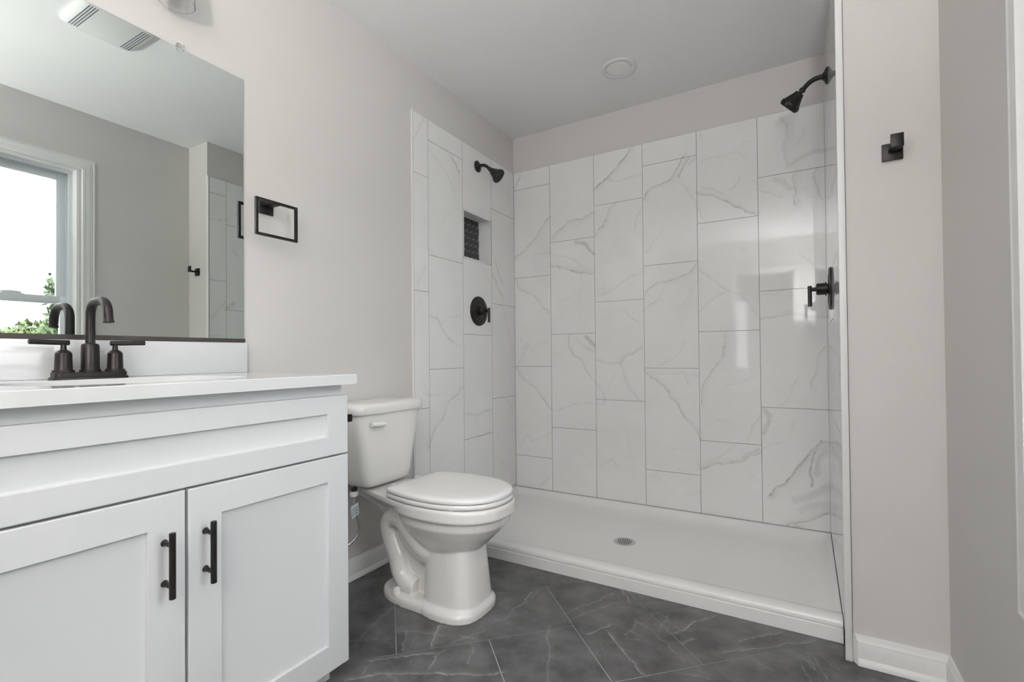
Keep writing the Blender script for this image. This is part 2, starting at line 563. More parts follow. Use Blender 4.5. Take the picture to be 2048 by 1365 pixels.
def vein_field(u, v, text, wscale=1.0):
    """strength of the veins at surface points (metres)"""
    out = np.zeros(len(u))
    wu = vnoise(u, v, .035, 1) * .006 + vnoise(u, v, .012, 2) * .003
    wv = vnoise(u, v, .035, 3) * .006 + vnoise(u, v, .012, 4) * .003
    U = u + wu; V = v + wv
    mod = .72 + .35 * vnoise(u, v, .05, 5) + .25 * vnoise(u, v, .014, 6)
    for line in text.strip().split('\n'):
        p, w, a = line.split('|')
        w = float(w) * .001 * wscale; a = float(a)
        pts = np.array([[float(c) * .001 for c in q.split(',')] for q in p.split()])
        rad = w * 1.6 + .012
        lo = pts.min(0) - rad; hi = pts.max(0) + rad
        idx = np.nonzero((U > lo[0]) & (U < hi[0]) & (V > lo[1]) & (V < hi[1]))[0]
        if len(idx) == 0:
            continue
        q = np.stack([U[idx], V[idx]], 1)
        d = np.full(len(idx), 9.); side = np.zeros(len(idx))
        for p0, p1 in zip(pts, pts[1:]):
            e = p1 - p0; L2 = e @ e + 1e-12
            t = np.clip(((q - p0) @ e) / L2, 0, 1)
            r = q - (p0 + t[:, None] * e)
            dd = np.hypot(r[:, 0], r[:, 1])
            s_ = np.sign(e[0] * r[:, 1] - e[1] * r[:, 0])
            k = dd < d
            d[k] = dd[k]; side[k] = s_[k]
        hw = w * .5
        if w > .012:                        # smoky patch with a ragged darker rim
            n1 = vnoise(u[idx], v[idx], .022, 7); n2 = vnoise(u[idx], v[idx], .007, 8)
            e_ = d / hw * (1 + .35 * n1)
            body = np.clip(1.35 - e_, 0, .9)
            rim = np.exp(-((e_ - .85) / .14) ** 2) * np.clip(.5 + n1, 0, 1) * .5
            val = a * np.maximum(body * (.75 + .25 * n1 + .25 * n2), rim)
        else:
            core = np.exp(-(d / (hw * .75 + .0006)) ** 2)
            halo = np.where(side > 0, np.exp(-d / (w * 1.6 + .002)), 0) * .35
            val = a * np.maximum(core * mod[idx], halo)
        out[idx] = np.maximum(out[idx], val)
    return np.clip(out, 0, 1)

def grid_tiles(rects, du, place, text, name, m, grout_face=None, wscale=1., clip=None, rot=None):
    """one mesh of many tiles; each tile a fine grid carrying the vein strength; rects in surface (u, v) metres"""
    VS, FS, VE = [], [], []
    base = 0
    for (u0, u1, v0, v1, fine) in rects:
        nu = max(1, int(round((u1 - u0) / du))) if fine else 1
        nv = max(1, int(round((v1 - v0) / du))) if fine else 1
        uu, vv = np.meshgrid(np.linspace(u0, u1, nu + 1), np.linspace(v0, v1, nv + 1), indexing='ij')
        if rot:
            (ox, oy, ang) = rot
            c, s_ = math.cos(ang), math.sin(ang)
            uu, vv = ox + uu * c - vv * s_, oy + uu * s_ + vv * c
        uu = uu.ravel(); vv = vv.ravel()
        VE.append(vein_field(uu, vv, text, wscale) if fine else np.zeros(len(uu)))
        VS.append(place(uu, vv))
        i, j = np.meshgrid(np.arange(nu), np.arange(nv), indexing='ij')
        a = base + i.ravel() * (nv + 1) + j.ravel()
        f = np.stack([a, a + nv + 1, a + nv + 2, a + 1], 1)
        if clip is not None:
            P4 = VS[-1][f - base]
            f = f[clip(P4.mean(1))]
        FS.append(f)
        base += len(uu)
    V = np.concatenate(VS); Fc = np.concatenate(FS); E = np.concatenate(VE)
    return V, Fc, E

def mesh_from(name, V, Fc, E, mats, matidx=None):
    me = bpy.data.meshes.new(name)
    me.vertices.add(len(V)); me.vertices.foreach_set('co', V.astype(np.float32).ravel())
    me.loops.add(len(Fc) * 4); me.loops.foreach_set('vertex_index', Fc.astype(np.int32).ravel())
    me.polygons.add(len(Fc)); me.polygons.foreach_set('loop_start', np.arange(len(Fc), dtype=np.int32) * 4)
    me.polygons.foreach_set('loop_total', np.full(len(Fc), 4, dtype=np.int32))
    if matidx is not None:
        me.polygons.foreach_set('material_index', matidx.astype(np.int32))
    me.update(calc_edges=True)
    at = me.attributes.new('vein', 'FLOAT', 'POINT')
    at.data.foreach_set('value', E.astype(np.float32))
    for m in mats:
        me.materials.append(m)
    me.validate()
    o = bpy.data.objects.new(name, me)
    COL.objects.link(o)
    return o

def with_slab(V, Fc, E, corners):
    """append a grout slab: 8 corner points, front face first (4) then back face (4)"""
    n = len(V)
    V = np.concatenate([V, np.array(corners)]); E = np.concatenate([E, np.zeros(8)])
    f = np.array([[0, 1, 2, 3], [7, 6, 5, 4], [0, 4, 5, 1], [1, 5, 6, 2], [2, 6, 7, 3], [3, 7, 4, 0]]) + n
    mi = np.concatenate([np.zeros(len(Fc)), np.ones(6)])
    return V, np.concatenate([Fc, f]), E, mi

# ================================================================ SETTING
H = 2.466                 # ceiling
W = 1.81                  # shower width
ZP, ZT = .066, 2.221      # bottom and top of the wall tile
XR = 2.043                # window wall
YS = -1.03                # face of the short wall beside the shower
YR = -4.30                # rear wall

# floor: dark tiles laid in a 45 degree herringbone
s0 = .3057
ang = PI / 4
tiles = []
g = .0014
for a in range(-14, 15):
    for b in range(-14, 15):
        ox, oy = a + 3 * b, a - b
        tiles.append((ox - 1, ox + 1, oy, oy + 1))
        tiles.append((ox + 1, ox + 2, oy - 1, oy + 1))
ca, sa = math.cos(ang), math.sin(ang)
rects = []
for (u0, u1, v0, v1) in tiles:
    cu, cv = (u0 + u1) / 2 * s0, (v0 + v1) / 2 * s0
    X, Y = .763 + cu * ca - cv * sa, -1.498 + cu * sa + cv * ca
    if -.4 < X < 2.5 and -4.75 < Y < -.55:
        fine = (-.2 < X < 2.35 and -2.2 < Y < -.65)
        rects.append((u0 * s0 + g, u1 * s0 - g, v0 * s0 + g, v1 * s0 - g, True if fine else False))
clip = lambda c: (c[:, 0] > .001) & (c[:, 0] < XR - .001) & (c[:, 1] > YR) & (c[:, 1] < -.88)
VA, FA, EA = [], [], []
R1 = [r for r in rects if r[4]]; R2 = [(r[0], r[1], r[2], r[3], True) for r in rects if not r[4]]
V1, F1, E1 = grid_tiles(R1, .0034, lambda u, v: np.stack([u, v, np.zeros_like(u)], 1), VEINS_FLOOR, 'f', None, wscale=.75, clip=clip, rot=(.763, -1.498, ang))
V2, F2, E2 = grid_tiles(R2, .051, lambda u, v: np.stack([u, v, np.zeros_like(u)], 1), VEINS_FLOOR, 'f', None, clip=clip, rot=(.763, -1.498, ang))
V = np.concatenate([V1, V2]); Fc = np.concatenate([F1, F2 + len(V1)]); E = np.concatenate([E1, E2])
V, Fc, E, mi = with_slab(V, Fc, E, [(0, YR, -.0008), (XR, YR, -.0008), (XR, .0, -.0008), (0, .0, -.0008), (0, YR, -.1), (XR, YR, -.1), (XR, .0, -.1), (0, .0, -.1)])
struct(mesh_from('floor', V, Fc, E, [M['slate'], M['floor_grout']], mi))

# walls, ceiling
struct(MB().box(-.12, XR + .14, YR - .12, .13, H, H + .12).build('ceiling', M['ceiling'], smooth=0))
wl = MB()
NY0, NY1, NZ0, NZ1 = -.597, -.300, 1.537, 1.826         # recess in the left shower wall
wl.box(-.12, 0, YR - .12, NY0, -.1, H).box(-.12, 0, NY1, .13, -.1, H)
wl.box(-.12, 0, NY0, NY1, -.1, NZ0).box(-.12, 0, NY0, NY1, NZ1, H)
struct(wl.build('wall_left', M['wall'], smooth=0))
struct(MB().box(0, XR + .14, .008, .13, -.1, H).build('wall_back', M['wall'], smooth=0))
struct(MB().box(W + .003, XR, YS, .008, -.1, H).build('wall_stub', M['wall'], smooth=0))
# window wall with its opening
WY0, WY1, WZ0, WZ1 = -2.47, -1.65, .52, 2.114
wr_ = MB()
wr_.box(XR, XR + .14, YR - .12, WY0, -.1, H).box(XR, XR + .14, WY1, .008, -.1, H)
wr_.box(XR, XR + .14, WY0, WY1, -.1, WZ0).box(XR, XR + .14, WY0, WY1, WZ1, H)
struct(wr_.build('wall_right', M['wall'], smooth=0))
# rear wall with an open doorway to the bedroom
DX0, DX1, DZ = .97, 1.66, 2.03
wf = MB()
wf.box(0, DX0, YR - .12, YR, -.1, H).box(DX1, XR, YR - .12, YR, -.1, H).box(DX0, DX1, YR - .12, YR, DZ, H)
struct(wf.build('wall_rear', M['wall'], smooth=0))

# shower wall tile -------------------------------------------------------
def columns(edges, rows, lo, hi, gap=.0011, fine=True):
    r = []
    for (u0, u1), rr in zip(zip(edges, edges[1:]), rows):
        zs = [lo] + sorted(rr) + [hi]
        for z0, z1 in zip(zs, zs[1:]):
            r.append((u0 + gap, u1 - gap, z0 + gap, z1 - gap, fine))
    return r
xe = [0.006, .2826, .5894, .8962, 1.2030, 1.5098, 1.8105]
r0 = [.279, .886, 1.492, 2.099]; r1 = [.486, 1.097, 1.705]; r2 = [.681, 1.291, 1.898]
rows = [r0, r1, r2, [.278, .879, 1.488, 2.086], [.475, 1.085, 1.695], [.676, 1.291, 1.896]]
V, Fc, E = grid_tiles(columns(xe, rows, ZP, ZT), .0038, lambda u, v: np.stack([u, np.zeros_like(u), v], 1), VEINS_BACK, 'b', None)
V, Fc, E, mi = with_slab(V, Fc, E, [(.004, .0009, ZP), (W, .0009, ZP), (W, .0009, ZT), (.004, .0009, ZT), (.004, .0079, ZP), (W, .0079, ZP), (W, .0079, ZT), (.004, .0079, ZT)])
struct(mesh_from('wall_back_tile', V, Fc, E, [M['marble'], M['grout']], mi))

TX = .006
ye = [.001, .2912, .5979, .9033, 1.018]                # distance from the back corner
lrows = [[.080, .686, 1.295, 1.903], [.472, 1.089], [.280, .892, 1.500, 2.111], [.690, 1.301, 1.907]]
rc = columns(ye, lrows, ZP, ZT)
rc = [r for r in rc if not (abs(r[0] - .2923) < .002 and r[3] > 1.3)]
gp = .0011
rc += [(ye[1] + gp, ye[2] - gp, 1.089 + gp, NZ0 - gp, True), (ye[1] + gp, ye[2] - gp, NZ1 + gp, ZT - gp, True)]
V, Fc, E = grid_tiles(rc, .0036, lambda u, v: np.stack([np.full_like(u, TX), -u, v], 1), VEINS_LEFT, 'l', None)
Fc = Fc[:, ::-1]
n = len(V); mi = np.zeros(len(Fc))
def slab(V, Fc, E, mi, x, y0, y1, z0, z1):
    V, Fc, E, m2 = with_slab(V, Fc, E, [(x, y0, z0), (x, y1, z0), (x, y1, z1), (x, y0, z1), (0.0002, y0, z0), (.0002, y1, z0), (.0002, y1, z1), (.0002, y0, z1)])
    m2[:len(mi)] = mi
    return V, Fc, E, m2
for (a, b, c, d) in ((-1.02, NY0, ZP, ZT), (NY1, -.0005, ZP, ZT), (NY0, NY1, ZP, NZ0), (NY0, NY1, NZ1, ZT)):
    V, Fc, E, mi = slab(V, Fc, E, mi, TX - .0009, a, b, c, d)
struct(mesh_from('wall_left_tile', V, Fc, E, [M['marble'], M['grout']], mi))

# right shower wall, leaning in by a hair towards the room as the photo shows
def xr(y):
    return W + .0155 * (y / 1.03)          # y negative
rrows = [[.080, .686, 1.295, 1.903], [.486, 1.097, 1.705], [.690, 1.303, 1.912], [.280, .892, 1.505, 2.113]]
rye = [-.0008, .2996, .6050, .9100, 1.028]
V, Fc, E = grid_tiles(columns(rye, rrows, ZP, ZT), .006, lambda u, v: np.stack([xr(-u), -u, v], 1), VEINS_RIGHT, 'r', None)
V, Fc, E, mi = with_slab(V, Fc, E, [(xr(0) + .0009, -.0003, ZP), (xr(-1.028) + .0009, -1.028, ZP), (xr(-1.028) + .0009, -1.028, ZT), (xr(0) + .0009, -.0003, ZT),
                                    (W + .0028, -.0003, ZP), (W + .0028, -1.028, ZP), (W + .0028, -1.028, ZT), (W + .0028, -.0003, ZT)])
struct(mesh_from('wall_right_tile', V, Fc, E, [M['marble'], M['grout']], mi))

# tile edge trims
struct(MB().box(0.0003, .0085, -1.0295, -1.0195, .0, ZT + .004, .0015).build('trim_1', M['trim']))
struct(MB().box(1.792, W + .001, YS - .008, YS - .0003, .0, ZT + .004, .0015).build('trim_2', M['trim']))
# niche lining
nb = MB()
nb.box(-.0915, -.084, NY0 + .001, NY1 - .001, NZ0 + .001, NZ1 - .001)
struct(nb.build('wall_niche_back', M['hexgrout'], smooth=0))
hx = MB()
hr = .0275
pit = hr * math.sqrt(3)
for i in range(-5, 6):
    for j in range(-6, 7):
        cy = (NY0 + NY1) / 2 + j * pit + (i % 2) * pit / 2
        cz = (NZ0 + NZ1) / 2 + i * hr * 1.5
        poly = []
        for k in range(6):
            a = PI / 6 + k * PI / 3
            poly.append((min(max(cy + (hr - .0021) * math.cos(a), NY0 + .002), NY1 - .002), min(max(cz + (hr - .0021) * math.sin(a), NZ0 + .002), NZ1 - .002)))
        area = sum(poly[k][0] * poly[(k + 1) % 6][1] - poly[(k + 1) % 6][0] * poly[k][1] for k in range(6))
        if abs(area) > 1e-4:
            hx.prism(poly, lambda p, q: (-.0838, p, q), lambda p, q: (-.0815, p, q))
struct(hx.build('wall_niche_mosaic', M['hex'], smooth=0))
nl = MB()
t_ = .004
nl.box(-.0838, .0055, NY0 + .0005, NY0 + t_, NZ0 + .0005, NZ1 - .0005).box(-.0838, .0055, NY1 - t_, NY1 - .0005, NZ0 + .0005, NZ1 - .0005)
nl.box(-.0838, .0055, NY0 + t_, NY1 - t_, NZ0 + .0005, NZ0 + t_).box(-.0838, .0055, NY0 + t_, NY1 - t_, NZ1 - t_, NZ1 - .0005)
struct(nl.build('wall_niche_sides', M['marble'], smooth=0))
nf = MB()
f_ = .009
nf.box(.0055, .0085, NY0, NY0 + f_, NZ0, NZ1, .001).box(.0055, .0085, NY1 - f_, NY1, NZ0, NZ1, .001)
nf.box(.0055, .0085, NY0, NY1, NZ0, NZ0 + f_, .001).box(.0055, .0085, NY0, NY1, NZ1 - f_, NZ1, .001)
struct(nf.build('trim_3', M['trim']))

# baseboards: moulded board with a shoe at the floor; outline is (out from the wall, height)
BB = [(0, .001), (.024, .001), (.0235, .008), (.021, .015), (.0165, .020), (.013, .021), (.013, .062), (.0115, .066), (.0115, .070), (.008, .076), (.0065, .083), (.005, .088), (0, .088)]
b = MB(); b.prism(BB, lambda o_, z: (o_ + .0002, -1.8985, z), lambda o_, z: (o_ + .0002, -1.030, z)); struct(b.build('baseboard_left', M['trim'], smooth=25))
b = MB(); b.prism(BB, lambda o_, z: (1.812 + min(o_, .012), YS - o_ - .0002, z), lambda o_, z: (XR - o_, YS - o_ - .0002, z)); struct(b.build('baseboard_stub', M['trim'], smooth=25))
b = MB(); b.prism(BB, lambda o_, z: (XR - o_ - .0002, YS - o_, z), lambda o_, z: (XR - o_ - .0002, YR, z)); struct(b.build('baseboard_right', M['trim'], smooth=25))

# window in the right wall ------------------------------------------------
win = bpy.data.objects.new('window_1', None); COL.objects.link(win); win.location = (XR, (WY0 + WY1) / 2, WZ0); struct(win)
CW = .062
CP = [(0, 0), (.012, 0), (.012, .004), (.0095, .007), (.0095, .012), (.013, .016), (.013, .022), (.0155, .026), (.0155, .048), (.018, .052), (.018, CW), (0, CW)]  # (out, in from outer edge) casing profile
co = MB()
o0y, o1y, o0z, o1z = WY0 - .07, WY1 + .074, .459, 2.174
def casing_ring(out, inn):
    return [(XR - out - .0002, o1y - inn, o0z + inn), (XR - out - .0002, o1y - inn, o1z - inn), (XR - out - .0002, o0y + inn, o1z - inn), (XR - out - .0002, o0y + inn, o0z + inn)]
rings = [[Vector(casing_ring(*p)[k]) for p in CP] for k in range(4)]
co.ring_loft(rings + [rings[0]], False, False)
co.build('casing', M['trim'], win, smooth=20)
jb = MB()                                           # jamb liner boards in the opening
e = .0004
jb.box(XR - .002, XR + .055, WY1 - .012, WY1 - e, WZ0 + e, WZ1 - e).box(XR - .002, XR + .055, WY0 + e, WY0 + .012, WZ0 + e, WZ1 - e)
jb.box(XR - .002, XR + .055, WY0 + .012, WY1 - .012, WZ1 - .012, WZ1 - e).box(XR - .002, XR + .055, WY0 + .012, WY1 - .012, WZ0 + e, WZ0 + .014)
jb.build('jamb', M['trim'], win, smooth=0)
fr = MB()                                           # vinyl frame with the two tracks
fy0, fy1, fz0, fz1 = WY0 + e, WY1 - e, WZ0 + e, WZ1 - e
for (xa, xb, wd) in ((XR + .0552, XR + .066, .030), (XR + .066, XR + .094, .020), (XR + .094, XR + .100, .030), (XR + .100, XR + .126, .022), (XR + .126, XR + .138, .034)):
    fr.box(xa, xb, fy1 - wd, fy1, fz0, fz1).box(xa, xb, fy0, fy0 + wd, fz0, fz1)
    fr.box(xa, xb, fy0 + wd, fy1 - wd, fz1 - wd, fz1).box(xa, xb, fy0 + wd, fy1 - wd, fz0, fz0 + wd)
fr.build('window_frame', M['vinyl'], win, smooth=0)
def sash(name, xa, xb, y0, y1, z0, z1, st, rb, rtp):
    sh = MB()
    sh.box(xa, xb, y0, y0 + st, z0, z1, .002).box(xa, xb, y1 - st, y1, z0, z1, .002)
    sh.box(xa, xb, y0 + st, y1 - st, z0, z0 + rb, .002).box(xa, xb, y0 + st, y1 - st, z1 - rtp, z1, .002)
    so = sh.build(name, M['vinyl'], win)
    pa = MB().box((xa + xb) / 2 - .002, (xa + xb) / 2 + .002, y0 + st - .004, y1 - st + .004, z0 + rb - .004, z1 - rtp + .004)
    pa.build('pane', M['pane'], so, smooth=0)
    return so
sash('upper_sash', XR + .1005, XR + .1255, fy0 + .023, fy1 - .023, 1.296, fz1 - .023, .048, .042, .046)
ls = sash('lower_sash', XR + .0665, XR + .0935, fy0 + .021, fy1 - .021, fz0 + .021, 1.338, .044, .052, .045)
for yy in (-1.915, -2.205):
    lk = MB().box(XR + .070, XR + .096, yy - .045, yy + .045, 1.3384, 1.342, .001)
    lk.tube([(XR + .083, yy - .05, 1.346), (XR + .082, yy - .01, 1.349), (XR + .080, yy + .035, 1.347)], [.004, .007, .005], 10, 4)
    lk.build('sash_lock', M['vinyl'], ls)

# door_1: the open doorway behind the camera, its frame
dr = bpy.data.objects.new('door_1', None); COL.objects.link(dr); dr.location = ((DX0 + DX1) / 2, YR, 0); struct(dr)
dc = MB()
for yo, sgn in ((YR + .0003, 1), (YR - .1203, -1)):
    ya, yb = (yo, yo + .016) if sgn > 0 else (yo - .016, yo)
    dc.box(DX0 - .06, DX0 + .004, ya, yb, 0.001, DZ + .06, .004).box(DX1 - .004, DX1 + .06, ya, yb, .001, DZ + .06, .004).box(DX0 + .004, DX1 - .004, ya, yb, DZ - .004, DZ + .06, .004)
dc.build('casing', M['trim'], dr)

# bedroom beyond the doorway, with its windows
BX0, BX1, BY0 = -1.6, 3.6, -8.2
struct(MB().box(BX0, BX1, BY0, YR - .0, -.12, -.002).build('floor_bedroom', M['carpet'], smooth=0))
struct(MB().box(BX0, BX1, BY0, YR - .12, H, H + .12).build('ceiling_bedroom', M['ceiling'], smooth=0))
struct(MB().box(BX0 - .1, BX0, BY0 - .1, YR - .12, -.1, H).build('wall_bedroom_left', M['wall'], smooth=0))
struct(MB().box(BX1, BX1 + .1, BY0 - .1, YR - .12, -.1, H).build('wall_bedroom_right', M['wall'], smooth=0))
bw = MB()
bwin = [(-.10, .86)]
bw.box(BX0, -.10, BY0 - .1, BY0, -.1, H).box(.86, BX1, BY0 - .1, BY0, -.1, H)
for a, c in bwin:
    bw.box(a, c, BY0 - .1, BY0, -.1, .6).box(a, c, BY0 - .1, BY0, 2.1, H)
struct(bw.build('wall_bedroom_rear', M['wall'], smooth=0))
for k, (a, c) in enumerate(bwin):
    w2 = MB()
    w2.box(a, a + .05, BY0 - .08, BY0 - .02, .6, 2.1).box(c - .05, c, BY0 - .08, BY0 - .02, .6, 2.1).box(a + .05, c - .05, BY0 - .08, BY0 - .02, .6, .66)
    w2.box(a + .05, c - .05, BY0 - .08, BY0 - .02, 2.05, 2.1).box(a + .05, c - .05, BY0 - .08, BY0 - .02, 1.33, 1.38)
    struct(w2.build('window_%d' % (k + 2), M['vinyl'], smooth=0))
    portal('bedroom_daylight', ((a + c) / 2, BY0 - .05, 1.35), (PI / 2, 0, 0), c - a, 1.5)

# ================================================================ SHOWER
pan = thing('shower_pan', 'wide white acrylic shower base with raised front lip and round drain', 'shower base', (.905, -.46, 0))
pb = MB()
PF = -.935                                       # front face
prof = [(PF - .006, .001), (PF - .006, .046), (PF - .004, .048), (PF + .003, .0485), (PF + .003, .0505), (PF - .001, .052), (PF - .001, .060), (PF + .001, .066), (PF + .006, .071), (PF + .020, .074), (PF + .050, .074), (PF + .062, .071), (PF + .074, .062), (PF + .088, .044), (PF + .105, .030), (PF + .13, .024),
        (-.48, .016), (-.16, .024), (-.085, .028), (-.055, .034), (-.035, .045), (-.024, .058), (-.016, .0635), (-.004, .0645), (-.001, .0645), (-.001, .001)]
xs = [.0015, .010, .016, .024, .035, .055, .09, .14, .905, 1.67, 1.72, 1.745, 1.765, 1.776, 1.786, 1.7925]
rise = [.0645, .0645, .0635, .058, .045, .034, .028, .024, .016, .024, .028, .034, .045, .058, .0635, .0645]
def pan_z(k, zz, y):
    inner = PF + .062 < y < -.002
    if not inner:
        return zz
    return max(zz, rise[k])
rings = []
for k, x in enumerate(xs):
    rings.append([Vector((x if x < .9 else x + (xr(y) - 1.7940) * min(1, (x - .9) / .5), y, zz if i in (0, len(prof) - 1) else pan_z(k, zz, y))) for i, (y, zz) in enumerate(prof)])
pb.ring_loft(rings, True, True)
pb.build('basin', M['acrylic'], pan, smooth=40)
dn = MB().lathe([(0, .055), (.002, .055), (.003, .052), (.003, .044), (.0018, .043)], (.915, -.487, .0165), (0, 0, 1), 40)
drn = dn.build('drain', M['chrome'], pan, label='round metal drain')
gs = MB()
for i in range(-3, 4):
    for j in range(-4, 5):
        px, py = .915 + j * .0095 + (i % 2) * .0048, -.487 + i * .011
        if math.hypot(px - .915, py + .487) < .038:
            gs.lathe([(0, .0032), (.0006, .0032)], (px, py, .0183), (0, 0, 1), 10)
gs.build('drain_holes', M['black_plastic'], drn, smooth=0)

def shower_head(base, sgn, label):
    t = thing('wall_mounted_shower', label, 'shower head', base, 'shower heads on the side walls')
    bx, by, bz = base
    P_ = lambda d, z, y=0: (bx + sgn * d, by + y, bz + z)
    ax = (sgn, 0, 0)
    MB().lathe([(.0006, .0345), (.0045, .0345), (.008, .031), (.014, .018), (.02, .0125)], base, ax, 36).build('flange', M['bronze'], t)
    MB().tube([P_(.012, 0), P_(.03, .0005), P_(.05, -.003), (bx + sgn * .068, by, bz - .013), P_(.083, -.027), P_(.092, -.036)], .0100, 16, 6).build('arm', M['bronze'], t)
    d = Vector((sgn * .70, .30, -.645)).normalized()
    o0 = Vector(P_(.088, -.032))
    hd = MB().lathe([(0, .012), (.002, .0135), (.010, .0135), (.0115, .0095), (.016, .0095), (.018, .018), (.022, .020), (.028, .0215), (.062, .038), (.064, .0395), (.0645, .0425), (.078, .0440), (.080, .043), (.080, .036)], o0, d, 40)
    hd = hd.build('head', M['bronze'], t)
    fm = MB().lathe([(0, .0415), (.003, .041), (.003, .02), (.002, .0)], o0 + d * .0798, d, 36)
    u = d.orthogonal().normalized(); v = d.cross(u)
    for (r, n) in ((.036, 22), (.026, 14), (.015, 8)):
        for k in range(n):
            a = 2 * PI * k / n
            fm.lathe([(0, .0024), (.005, .0017)], o0 + d * .0825 + (u * math.cos(a) + v * math.sin(a)) * r, d, 8)
    fm.build('spray_face', M['bronze_dark'], hd)
    return t
shower_head((TX, -.441, 2.123), 1, 'dark bronze shower head on the left tiled wall above the niche')
shower_head((xr(-.44), -.44, 2.136), -1, 'dark bronze shower head on the right shower wall, higher in view and larger')

def shower_valve(base, sgn, label):
    t = thing('shower_valve', label, 'shower valve', base, 'shower valves on the side walls')
    bx, by, bz = base
    ax = (sgn, 0, 0)
    MB().lathe([(.0006, .090), (.004, .090), (.007, .0885), (.0085, .085), (.0095, .060), (.0065, .057), (.0065, .050), (.010, .046), (.012, .030), (.012, .02)], base, ax, 56).build('escutcheon', M['bronze'], t)
    MB().lathe([(.011, .021), (.017, .021), (.017, .0305), (.0205, .0305), (.0205, .0255), (.024, .0250), (.048, .0250), (.053, .0225), (.054, .012), (.0545, .0085), (.072, .0075), (.072, .003)], base, ax, 36).build('hub', M['bronze'], t)
    x = bx + sgn * .0765
    MB().lathe([(0, .0065), (.001, .0078), (.087, .0078), (.088, .0065)], (x, by, bz - .072), (0, 0, 1), 20).build('lever', M['bronze'], t)
    return t
shower_valve((TX, -.441, 1.234), 1, 'round dark bronze shower valve on the left tiled wall below the niche')
shower_valve((xr(-.44), -.44, 1.2325), -1, 'dark bronze shower valve seen edge on at the right shower wall')

# recessed light in the shower ceiling (off)
rl = thing('recessed_light', 'round white recessed light in the ceiling above the shower', 'ceiling light', (.893, -.417, H))
MB().lathe([(.0004, .092), (.003, .092), (.006, .088), (.007, .078), (.004, .066), (.003, .064)], (.893, -.417, H), (0, 0, -1), 56, True, False).build('trim_ring', M['trim'], rl)
MB().lathe([(.0005, .063), (.0035, .062), (.0045, .050), (.005, .0)], (.893, -.417, H), (0, 0, -1), 48).build('lens', M['lens'], rl)

# ================================================================ VANITY
VY0, VY1, VC = -2.768, -1.902, -2.335
van = thing('vanity_cabinet', 'white shaker vanity cabinet under the counter with black bar pulls', 'cabinet', (.26, VC, 0))
cb = MB()
cb.box(.002, .4585, VY1 - .016, VY1, .001, .882).box(.4585, .5145, VY1 - .016, VY1, .0905, .882)        # right side with the toe notch
cb.box(.002, .4585, VY0, VY0 + .016, .001, .882).box(.4585, .5145, VY0, VY0 + .016, .0905, .882)
cb.box(.002, .49, VY0 + .016, VY1 - .016, .0905, .106).box(.002, .010, VY0 + .016, VY1 - .016, .106, .882)
cb.box(.496, .5145, VY0 + .05, VY1 - .05, .852, .882).box(.496, .5145, VY0 + .05, VY1 - .05, .665, .700).box(.496, .5145, VC - .02, VC + .02, .13, .665)
cb.box(.496, .5145, VY0 + .016, VY0 + .05, .0905, .882).box(.496, .5145, VY1 - .05, VY1 - .016, .0905, .882).box(.496, .5145, VY0 + .05, VY1 - .05, .0905, .13)
cb.build('body', M['cabinet'], van, smooth=0)
MB().box(.444, .458, VY0 + .0165, VY1 - .0165, .001, .0895).build('toe_kick', M['wall'], van, smooth=0)

def shaker(name, y0, y1, z0, z1, st, rb, rtop, parent, x0=.5148, x1=.535):
    """frame-and-panel front facing +x with a small bead around the panel"""
    m_ = MB()
    iy0, iy1, iz0, iz1 = y0 + st, y1 - st, z0 + rb, z1 - rtop
    def rect(x, a, b_, c, d):
        return [Vector((x, a, c)), Vector((x, b_, c)), Vector((x, b_, d)), Vector((x, a, d))]
    bv = .0022
    rings = [rect(x0, y0, y1, z0, z1), rect(x1 - bv, y0, y1, z0, z1), rect(x1 - bv * .3, y0 + bv * .3, y1 - bv * .3, z0 + bv * .3, z1 - bv * .3), rect(x1, y0 + bv, y1 - bv, z0 + bv, z1 - bv),
             rect(x1, iy0 - .001, iy1 + .001, iz0 - .001, iz1 + .001), rect(x1 - .001, iy0, iy1, iz0, iz1), rect(x1 - .0075, iy0 + .0012, iy1 - .0012, iz0 + .0012, iz1 - .0012), rect(x1 - .0085, iy0 + .004, iy1 - .004, iz0 + .004, iz1 - .004)]
    m_.ring_loft(rings, True, True)
    return m_.build(name, M['cabinet'], parent, smooth=20)
shaker('drawer_front', VY0 + .003, -1.8945, .6835, .852, .0705, .0535, .051, van)
for (a, b_, hy) in ((-2.3255, -1.8945, -2.2905), (-2.7655, -2.3315, -2.3715)):
    d_ = shaker('door', a, b_, .077, .6785, .0705, .0745, .069, van)
    hm = MB().lathe([(0, .0052), (.0008, .0062), (.1342, .0062), (.135, .0052)], (.568, hy, .4705), (0, 0, 1), 20)
    for zz in (.4945, .5785):
        hm.lathe([(0, .0075), (.002, .0062), (.006, .0048), (.035, .0045)], (.5352, hy, zz), (1, 0, 0), 16)
    hm.build('handle', M['bronze'], d_, label='black bar pull')

ct = thing('vanity_countertop', 'white quartz countertop with backsplash on the vanity cabinet', 'countertop', (.28, VC, .8835))
CX0, CX1, CY0, CY1, CZ0, CZ1 = .0006, .558, -2.79, -1.880, .8835, .9120
k = 72
sink = sup(.305, VC, .165, .225, 3.2, k)
def to_rect(px, py):
    dx, dy = px - .305, py - VC
    c = []
    if dx > 1e-9: c.append((CX1 - .305) / dx)
    if dx < -1e-9: c.append((CX0 - .305) / dx)
    if dy > 1e-9: c.append((CY1 - VC) / dy)
    if dy < -1e-9: c.append((CY0 - VC) / dy)
    t = min(c)
    return (.305 + dx * t, VC + dy * t)
outer = [to_rect(*p) for p in sink]
for cx_, cy_ in ((CX0, CY0), (CX0, CY1), (CX1, CY0), (CX1, CY1)):       # snap the nearest spoke to each corner
    i = min(range(k), key=lambda q: math.hypot(outer[q][0] - cx_, outer[q][1] - cy_))
    outer[i] = (cx_, cy_)
